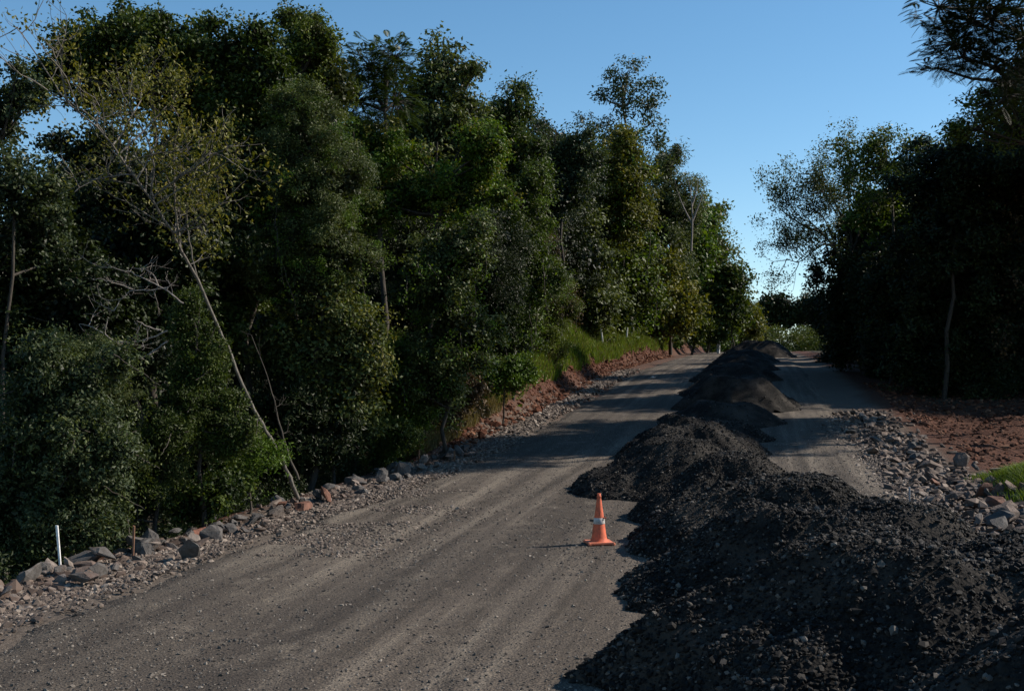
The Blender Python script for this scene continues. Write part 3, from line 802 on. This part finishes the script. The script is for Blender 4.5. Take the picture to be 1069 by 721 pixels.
for (px, row, w, h) in [(100,110,40,26),(135,95,36,30),(165,120,42,36),(210,150,40,36),(235,195,34,34),(150,70,36,20),(185,205,36,28),(240,150,30,40),(120,150,30,30),(185,85,30,20),(215,225,26,26),(80,90,24,20)]:
    yy = 17.2 + rng.uniform(-.5, .8); x = x_at(px, yy); d = depth(x, yy); C = np.array([x, yy, z_at(row, x, yy)]); R_ = np.array([w, w, h]) * d / F
    j = int(np.argmin(np.linalg.norm(P - (C + np.array([0, 0, -.6])), axis=1)))
    Q = curve(P[j], C - R_ * np.array([0, 0, .4]), .15, 8); tube(tb, Q, np.linspace(.016, .007, 8), 5)
    for q in range(6):
        k = rng.integers(4, 8); twigs(tb, Q[k], unit(rng.normal(0, 1, 3) + np.array([.15, 0, .5])), R_.mean() * rng.uniform(.45, .8), .007, 2, tips, .55, .12, (1, 2))
TP = np.array([t[0] for t in tips]); n = len(TP) * 9; li = rng.integers(0, len(TP), n)
print('leaning tips', len(TP))
leafquads(cb, TP[li] + rng.normal(0, .095, (n, 3)) - np.array([0, 0, .05]), unit(rng.normal(0, .8, (n, 3)) + np.array([0, 0, .6])), .078, .5, None, .5)
tb.obj('trunk', PALEBARK, lean, smooth=True); cb.obj('crown', LM['yellow'], lean)

# second slender stem and dead branches
def dead(label, paths, y, name='dead_branch', cat='branch', r0=.015, mat=None, lv=1):
    P0 = pxpath(paths[0], y, y); root = empty(name, tuple(P0[0]), label, cat); b = Buf(); tt = []
    for pts in paths:
        Q = smooth_path(pxpath(pts, y, y - .3)); tube(b, Q, np.linspace(r0, .006, len(Q)), 5)
        for j in range(4, len(Q), 2): twigs(b, Q[j], unit(rng.normal(0, 1, 3)), rng.uniform(.12, .4), .007, lv, tt, .8)
    b.obj('branches', mat or DEADBARK, root, smooth=True); return root
dead('tangle of bare whitish twigs hanging beside the middle of the leaning trunk',
     [[(190,318),(180,308),(165,298),(145,288),(128,282),(105,279)], [(175,300),(160,303),(138,302),(125,312),(118,325)], [(165,298),(158,285),(148,279),(146,284)],
      [(138,302),(118,295),(100,291)]], 17.4)
dead('long bare grey branch jutting left beneath the tangled white twigs',
     [[(175,345),(150,356),(118,357),(100,342),(82,338)], [(175,357),(155,370),(135,378),(118,386)], [(168,345),(152,340),(142,334)]], 17.2)
dead('thin dark vine stem climbing from the boulders to the left of the hollow', [[(312,500),(302,475),(294,450),(288,425),(280,395),(262,350)]], 20.8, 'vine_stem', 'stem', .03, BARK)
dead('bare twiggy treetop poking from the forest skyline beyond the tall slender tree',
     [[(722,262),(724,225),(722,200),(718,180)], [(724,230),(732,210),(737,195)], [(724,235),(712,212),(706,192)], [(723,215),(728,200),(730,185)]], 97, 'bare_tree', 'tree', .10, DEADBARK, 2)

# ------------------------------------------------------------------ right hand forest
GR = 'trees of the dark forest on the right'
T('overhanging feathery fronded tree in the top right corner', 34,
  [(985,8,34,26),(1000,45,36,30),(1040,20,40,40),(1045,70,34,26),(985,72,26,8),(1075,40,40,60),(1020,22,44,30),(1055,100,22,20),(1010,60,30,16),(1120,0,60,50,3),(1180,10,70,60,6),(1060,-70,70,50,5),(1150,-80,70,50,8),(1230,-60,70,60,10),(1250,40,60,50,6)], 'black', None, base_xy=(15.5, 38.5), frond=.8, dens=2.4, group=GR, trunk_r=.22)
T('thin leaved tree under the overhanging fronds at the right edge', 38,
  [(1035,112,30,20),(1062,125,30,30),(1020,135,20,16)], 'olive', None, base_xy=(16, 41), dens=.35, core=False, group=GR)
T('pale umbrella topped tree on the right skyline', 62,
  [(925,158,30,18),(900,170,22,20),(945,165,28,20),(930,200,36,30)], 'olive', 930, dens=.55, core=False, group=GR)
T('dense dark crowned tree right of the umbrella topped one', 56,
  [(985,168,30,24),(970,200,34,34),(1005,195,28,34),(985,245,44,40)], 'black', 985, group=GR)
T('bright speckled green tree low on the right skyline slope', 64,
  [(950,235,36,34),(920,215,24,22)], 'fresh', 945, dens=.8, group=GR)
T('black wall like tree at the right frame edge', 58,
  [(1045,200,40,50),(1050,280,50,60),(1040,360,50,60),(1075,180,40,60)], 'black', 1045, group=GR, mat2='brown')
T('dark tree above the red soil field', 58,
  [(975,300,50,50),(960,365,50,50),(1000,370,46,46)], 'black', 975, group=GR)
T('dark leaning tree at the left front of the right forest', 72,
  [(895,250,30,40),(885,300,28,42),(905,330,34,46),(880,350,20,36)], 'black', 900, group=GR)
T('gloomy tree between the leaning one and the red field', 66,
  [(925,280,36,46),(930,350,40,50)], 'black', 930, group=GR)
T('low dark bushy tree beside the right lane near the crest', 92,
  [(880,345,22,36),(870,375,16,14)], 'black', 880, group=GR)
for k, (tx, ty, lab) in enumerate([(13.5, 41.5, 'nearest'), (15.5, 46.5, 'middle'), (14.0, 56.5, 'farthest')]):
    tz_ = float(terr(tx, ty)); rt = empty('tree', (tx, ty, tz_), lab + ' of three tall high crowned trees standing right of the red field', 'tree', GR)
    tb = Buf(); cb = Buf(); tp = curve((tx, ty, tz_ - .2), (tx, ty, tz_ + 14), .03, 8); tube(tb, tp, np.linspace(.2, .06, 8), 8)
    for (ox, oy, oz, r) in [(0, 0, 14.5, 2.6), (1.6, 1.5, 12.2, 2.3), (-1.5, .6, 12.6, 2.2), (.3, -1.8, 11.4, 2.2), (-.6, 1.9, 15.4, 2.0), (2.0, -1.2, 14.2, 2.0), (-2.2, -1.4, 10.6, 1.5)]:
        C = np.array([tx + ox, ty + oy, tz_ + oz]); lobe_leaves(cb, C, (r, r, r * .75), 4500, .16, .28)
        tube(tb, curve(tp[5], C, .2), np.linspace(.08, .02, 7), 5)
    tb.obj('trunk', BARK, rt, smooth=True); cb.obj('crown', LM['black'], rt)
# twiggy open tree reaching over the right lane
y0 = 70; bx = x_at(905, y0); root = empty('tree', (bx, y0, float(terr(bx, y0))), 'open twiggy tree spreading grey branches left into the sky over the right lane', 'tree', GR)
tb = Buf(); cb = Buf(); tips = []
tz = float(terr(bx, y0))
for pts, r in [([(905,400),(900,340),(895,290),(890,262)], .22), ([(895,290),(875,262),(860,243),(838,235),(815,218)], .10), ([(890,262),(880,225),(865,195),(852,178)], .09),
               ([(885,275),(865,252),(850,262),(835,275),(822,270)], .06), ([(890,262),(890,225),(885,190),(890,165)], .09), ([(875,262),(862,225),(842,215)], .05),
               ([(892,262),(905,220),(912,180)], .08), ([(860,243),(845,230),(828,226)], .05), ([(885,240),(870,215),(862,200)], .05)]:
    Q = smooth_path(pxpath(pts, y0, y0 - 1)); tube(tb, Q, np.linspace(r, max(.02, r * .3), len(Q)), 6)
    if pts[0][1] > 395: continue
    for j in range(3, len(Q)): twigs(tb, Q[j], unit(rng.normal(0, 1, 3) + np.array([-.4, 0, .3])), rng.uniform(.7, 1.5), .030, 2, tips, .6, .1, (1, 2))
TP = np.array([t[0] for t in tips]); n = min(24000, len(TP) * 40); li = rng.integers(0, len(TP), n)
leafquads(cb, TP[li] + rng.normal(0, .24, (n, 3)), unit(rng.normal(0, .8, (n, 3)) + np.array([0, 0, .6])), .15, .5, None, .2)
tb.obj('trunk', BARK, root, smooth=True); cb.obj('crown', LM['grey'], root)

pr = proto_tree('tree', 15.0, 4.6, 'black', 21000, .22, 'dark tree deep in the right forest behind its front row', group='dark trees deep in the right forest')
spots = [(21, 57, 1.0), (25, 62, 1.1), (17.5, 60, 1.0), (14, 70, .95), (20, 68, 1.1), (27, 64, 1.1), (12, 82, .9), (18, 80, 1.1), (25, 78, 1.2), (11.5, 94, .85), (17, 93, 1.0),
         (12, 106, .8), (18, 108, 1.0), (12.5, 120, .8), (19, 122, .95), (31, 62, 1.1), (36, 58, .9), (38, 66, 1.1), (13, 136, .75), (14, 155, .7), (30, 90, 1.2)]
for i, (x, y, sc) in enumerate(spots):
    loc = (x, y, float(terr(x, y)) - .2)
    px = project(x, y, loc[2])[0]
    lb = 'dark tree inside the right forest ' + next((t for lim, t in [(890, 'behind the open twiggy tree'), (960, 'behind the umbrella topped tree'), (1030, 'behind the dense dark crown')] if px < lim),
                                                     'by the right frame edge') + (', nearer' if y < 72 else ', farther')
    seen_l[lb] = seen_l.get(lb, 0) + 1
    if seen_l[lb] > 1: lb = lb.replace('inside the right forest ', '') + ', ' + ['second', 'third', 'fourth', 'fifth', 'sixth', 'seventh', 'eighth', 'ninth'][min(seen_l[lb] - 2, 7)] + ' along in the right forest'
    if i == 0: pr.location = loc; pr.scale = (sc,) * 3; pr['label'] = lb
    else: copy_tree(pr, loc, rng.uniform(0, 6.28), sc, lb)

# ------------------------------------------------------------------ far trees beyond the crest
GC = 'small trees beyond the road crest'
T('round topped dark tree left of the pair beyond the crest', 215, [(813,318,12,13),(806,332,9,12),(824,330,9,14)], 'black', 816, size=.42, dens=2.5, group=GC)
T('flat topped dark tree right of the pair beyond the crest', 215, [(845,318,16,12),(858,325,16,14),(838,332,10,12),(862,345,14,14)], 'black', 846, size=.42, dens=2.5, group=GC)
T('hazy thin tree just left of the dark pair beyond the crest', 230, [(797,335,10,14),(800,350,12,10)], 'grey', 798, size=.34, dens=.6, group=GC, core=False)
T('low olive bush at the crest below the dark pair', 205, [(815,352,16,8),(850,352,20,9),(790,354,16,9)], 'olive', 820, size=.32, name='bush', cat='bush', dens=.9, core=False)
T('low leafy bush where the road disappears over the crest', 190, [(768,352,14,12),(752,350,10,14)], 'olive', 765, size=.3, name='bush', cat='bush')

for k, (px, row, w, h, y, m, lab) in enumerate([(762, 330, 15, 26, 172, 'dark', 'dark leafy tree at the left of the crest, first of three in a row'), (776, 335, 13, 22, 182, 'olive', 'olive tree at the left of the crest, middle of three in a row'),
                                               (789, 342, 9, 16, 196, 'grey', 'small grey green tree at the left of the crest, last of three in a row')]):
    T(lab, y, [(px, row, w, h), (px - 6, row + 12, w * .8, h * .6), (px + 5, row + 10, w * .7, h * .6)], m, px, size=.32, group=GC, dens=1.2)
for k, (px, row, w, h, y, m, lab) in enumerate([(700, 334, 14, 14, 128, 'fresh', 'bright green shrub above the grass at the far end of the bank'), (722, 340, 14, 14, 136, 'olive', 'olive shrub above the last red soil of the bank'),
                                               (740, 346, 12, 12, 150, 'dark', 'dark shrub beside the whitish marker post')]):
    T(lab, y, [(px, row, w, h), (px + 8, row + 4, w * .7, h * .7)], m, px, size=.26, name='shrub', cat='shrub', group='shrubs above the far bank', dens=1.2)
# far wood beyond the crest, one mass
B = Buf()
for i in range(90):
    x = rng.uniform(-50, 40); y = rng.uniform(232, 262); z = float(terr(x, y)); h = rng.uniform(4, 7.5)
    lobe_leaves(B, (x, y, z + h * .5), (3.5, 3, h * .55), 1600, .45, .34, core=False)
tag(B.obj('wood', LM['dark']), 'far wood on the slope beyond the road crest', 'wood', kind='stuff')

# ------------------------------------------------------------------ undergrowth, grass
B = Buf()
for i in range(330):
    y = 12 + 26 * rng.uniform(); x = -10.6 - 5.5 * rng.uniform() ** 1.3; z = float(terr(x, y)); r = rng.uniform(.35, .9)
    lobe_leaves(B, (x, y, z + r * .5), (r, r, r * .8), 420, .07, .34, core=False)
for i in range(300):
    y = 38 + 150 * rng.uniform(); x = (-14.2 if y < 120 else -11.5) - 3.5 * rng.uniform(); z = float(terr(x, y)); r = rng.uniform(.7, 1.8)
    lobe_leaves(B, (x, y, z + r * .6), (r, r, r), 420, .13, .34, core=False)
tag(B.obj('undergrowth', LM['black']), 'tangled leafy undergrowth along the foot of the left forest', 'undergrowth', kind='stuff')
B = Buf()
for i in range(220):
    y = 52 + 80 * rng.uniform(); x = 9.5 + 14 * rng.uniform() - max(0, (y - 70)) * .03; z = float(terr(x, y)); r = rng.uniform(.5, 1.6)
    lobe_leaves(B, (x, y, z + r * .6), (r, r, r), 380, .16, .34, core=False)
tag(B.obj('undergrowth', LM['black']), 'dark undergrowth on the floor of the right forest', 'undergrowth', kind='stuff')

def grass(P, h, w, bend=.5):
    n = len(P); B = Buf(); a = rng.uniform(0, 2 * PI, n); d = np.stack([np.cos(a), np.sin(a), 0 * a], -1)
    s = np.stack([-np.sin(a), np.cos(a), 0 * a], -1) * w[:, None]; u = np.array([0, 0, 1.0])
    m = P + u * (h * .6)[:, None] + d * (h * bend * .25)[:, None]; t = P + u * (h * .92)[:, None] + d * (h * bend * .8)[:, None]
    V = np.stack([P - s, P + s, m + s * .6, m - s * .6], 1); c = rng.uniform(0, 1, n)
    B.add(V.reshape(-1, 3), np.arange(n * 4).reshape(-1, 4), c)
    V = np.stack([m - s * .6, m + s * .6, t], 1); B.add(V.reshape(-1, 3), np.arange(n * 3).reshape(-1, 3), c)
    return B
P = scatter_on(80000, lambda y, n: rng.uniform(-13.4, -9.6, n), 42, 150, lambda x, y: terr(x, y) - .02, 1.25)
k = (fbm(P[:, 0] * .5, P[:, 1] * .25, 91) > -.12); P = P[k]
stw = rng.uniform(0, 1, len(P)) < .16 + .5 * np.maximum(fbm(P[:, 0], P[:, 1] * .4, 93), 0)
tag(grass(P[stw], rng.uniform(.3, .95, stw.sum()), rng.uniform(.01, .022, stw.sum()), .9).obj('dry_grass', LM['straw']), 'dry stalks mixed through the grass on the cut bank', 'grass', kind='stuff')
P = P[~stw]
tag(grass(P, rng.uniform(.3, .9, len(P)), rng.uniform(.014, .034, len(P))).obj('grass', LM['grass']), 'bright tall grass covering the top of the red cut bank', 'grass', kind='stuff')
P = scatter_on(24000, lambda y, n: 5.45 + rng.normal(0, .55, n), 21.8, 26.6, lambda x, y: terr(x, y) - .02)
P = P[((P[:, 0] - 5.5) / 1.2) ** 2 + ((P[:, 1] - 24.3) / 2.1) ** 2 + 2.6 * fbm(P[:, 0] * 2, P[:, 1] * 2, 5) < rng.uniform(.3, 1.1, len(P))]
tag(grass(P, rng.uniform(.06, .26, len(P)), rng.uniform(.004, .011, len(P)), .9).obj('grass', LM['grass']), 'bright green tuft of grass on the rubble at the right edge', 'grass', kind='stuff')
P = scatter_on(7000, lambda y, n: rng.uniform(-10.3, -9.5, n), 32, 44, lambda x, y: terr(x, y) - .02)
tag(grass(P, rng.uniform(.2, .7, len(P)), rng.uniform(.006, .014, len(P)), .9).obj('dry_grass', LM['straw']), 'dry straw coloured grass at the start of the cut bank', 'grass', kind='stuff')
# fallen twigs and leaf litter between the boulders and the forest
# ------------------------------------------------------------------ traffic cone
ORANGE = plain('faded orange rubber', (.62, .12, .05), .7, (.15, .055, .035)); WHITE = plain('scuffed reflective white', (.50, .48, .45), .6, (.12, .10, .09))
CBASE = plain('worn pale orange rubber', (.62, .20, .11), .7, (.16, .08, .06)); DARKT = plain('black tape', (.03, .03, .03), .6)
cy = 16.9; cx = x_at(625, cy); cz = float(road_z(np.array(cx), np.array(cy)))
print('cone base projects', project(cx, cy, cz), 'top', project(cx, cy, cz + .75))
cone = empty('traffic_cone', (cx, cy, cz), 'orange traffic cone with a white band standing on the road beside the dark heaps', 'traffic cone')
def lathe(profile, n=28, jit=0):
    B = Buf(); pr = np.array(profile); an = np.arange(n) / n * 2 * PI
    V = np.stack([pr[:, 0, None] * np.cos(an), pr[:, 0, None] * np.sin(an), np.repeat(pr[:, 1, None], n, 1)], -1)
    m = len(pr); i = np.arange(m - 1)[:, None] * n; j = np.arange(n)[None]; k = (j + 1) % n
    B.add(V.reshape(-1, 3), np.stack([i + j, i + k, i + n + k, i + n + j], -1).reshape(-1, 4)); return B
def lobj(B, name, mat, parent, rz=0, loc=(0, 0, 0), smooth=True):
    o = bpy.data.objects.new(name, B.mesh(name, mat, smooth)); COL.objects.link(o); o.parent = parent; o.location = loc; o.rotation_euler = (0, 0, rz); return o
def rbox(w, d, h, bev, mat, name, parent, loc=(0, 0, 0), rz=0, hole=False):
    bm = bmesh.new(); bmesh.ops.create_cube(bm, size=1)
    for q in bm.verts: q.co = (q.co.x * w, q.co.y * d, q.co.z * h)
    bmesh.ops.bevel(bm, geom=list(bm.edges), offset=bev, segments=2, affect='EDGES')
    me = bpy.data.meshes.new(name); bm.to_mesh(me); bm.free(); me.materials.append(mat)
    o = bpy.data.objects.new(name, me); COL.objects.link(o); o.parent = parent; o.location = loc; o.rotation_euler = (0, 0, rz); return o
bs = rbox(.40, .40, .035, .012, CBASE, 'base', cone, (0, 0, .022), .35)
for k in range(4):
    a = .35 + PI / 4 + k * PI / 2; rbox(.07, .05, .045, .012, CBASE, 'foot', bs, (.245 * math.cos(a - .35), .245 * math.sin(a - .35), -.004), a - .35)
lobj(lathe([(.150, .036), (.128, .055), (.112, .10), (.068, .42), (.035, .66), (.030, .69), (.034, .695), (.033, .715), (.026, .722), (.026, .75), (.018, .752), (.016, .70)]), 'body', ORANGE, cone)
def rr_(z): return .112 + (z - .10) * (.068 - .112) / .32
lobj(lathe([(rr_(.30) + .003, .30), (rr_(.30) + .005, .303), (rr_(.385) + .005, .385), (rr_(.385) + .002, .388)]), 'reflective_band', WHITE, cone)
tp_ = rbox(.05, .022, .018, .005, ORANGE, 'tape_end', cone, (.088, -.03, .39), .2)
tp_ = rbox(.07, .012, .035, .004, DARKT, 'tape_end', cone, (-.108, -.01, .345), -.15)

# ------------------------------------------------------------------ stakes and pegs
STK = plain('white painted wood', (.75, .74, .72), .6, (.4, .38, .35)); BRN = plain('rusty brown wood', (.20, .10, .055), .85, (.07, .04, .03)); GRY = plain('grey weathered wood', (.33, .31, .30), .85)
def stake(px, rtop, rbase_y, h, w, mat, label, tilt=(0, 0), name='stake', cap=None):
    x = x_at(px, rbase_y); z = float(terr(x, rbase_y))
    root = empty(name, (x, rbase_y, z), label, 'stake')
    bm = bmesh.new(); bmesh.ops.create_cube(bm, size=1)
    for q in bm.verts:
        top = q.co.z > 0
        q.co = (q.co.x * w * (1 if top else .8), q.co.y * w * .7, (h if top else -.15) + (.02 * rng.uniform() if top else 0))
    bmesh.ops.bevel(bm, geom=list(bm.edges), offset=w * .12, segments=1, affect='EDGES')
    me = bpy.data.meshes.new('post'); bm.to_mesh(me); bm.free(); me.materials.append(mat)
    o = bpy.data.objects.new('post', me); COL.objects.link(o); o.parent = root; root.rotation_euler = (tilt[0], tilt[1], rng.uniform(-.3, .3))
    return root
print('terrain row at white stake', project(x_at(65, 14.2), 14.2, float(terr(x_at(65, 14.2), 14.2))))
stake(66, 545, 14.3, .60, .036, STK, 'white painted stake leaning in the boulders at lower left', (0, -.10))
stake(141, 563, 15.2, .46, .035, BRN, 'short rusty brown stake among the left boulders', (0, .02))
stake(437, 460, 29.5, .35, .05, BRN, 'small brown peg at the far end of the left boulder row', (0, .05))
stake(475, 470, 29.5, .28, .05, BRN, 'small brown peg on the gravel shoulder just before the shadow', (0, -.05))
stake(948, 480, 21.5, .42, .035, GRY, 'thin grey stake upright in the rubble on the right', (0, 0))
stake(654, 360, 93, 1.3, .13, STK, 'pale stake standing in the grass above the red cut bank', (0, .06))
stake(630, 345, 80, 1.5, .11, STK, 'thin pale stake leaning in the brightest grass of the bank', (0, -.12))
stake(750, 355, 150, 1.9, .45, STK, 'small whitish post at the left side of the road crest', (0, 0), 'marker_post')
r = rock(x_at(681, 64), 64, .26, 'pale rounded stone lying at the foot of the far red bank', col=0); r.data = r.data.copy(); r.data.materials[0] = WHITE
for (px, yy, s) in [(35, 13.7, .34), (95, 14.5, .30), (125, 15.2, .33)]:
    pass
rock(x_at(33, 13.2), 13.2, .34, 'large pale grey boulder low at the left frame edge, left of the white stake', col=0, flat=.9)
rock(x_at(88, 14.6), 14.6, .34, 'large squarish grey boulder just right of the white stake', col=0)
rock(x_at(152, 15.8), 15.8, .36, 'big flat slabbed grey boulder right behind the rusty brown stake', col=0)
rr1 = rock(x_at(212, 17.2), 17.2, .29, 'rust red boulder lying behind a grey one in the left row', col=0)
RUST = barkmat('rust red rock', (.09, .035, .022), (.20, .08, .048)); rr1.data = rr1.data.copy(); rr1.data.materials[0] = RUST
rock(x_at(222, 16.9), 16.9, .28, 'grey flat boulder in front of the rust red one', col=0)
rock(x_at(318, 20.5), 20.5, .30, 'orange tinged boulder at the foot of the leaning trunk', col=3)

for nm, pts in {'left edge (200,592)(335,543)(500,480)(578,439)(639,404)(661,389)(720,372)(744,366)': [(-7.5, y) for y in (13, 15, 19, 24, 30, 42, 58, 70, 100, 126, 160, 190)],
                'right edge (1069,560)(900,478)(870,440)': [(4.4, y) for y in (14, 18, 24, 30, 42, 60, 100, 150, 190)]}.items():
    print(nm, [tuple(int(round(q)) for q in project(a, b, float(terr(a, b)))) for a, b in pts])
print('faces', sum(len(o.data.polygons) for o in S.objects if o.type == 'MESH'), 'objects', len(S.objects))
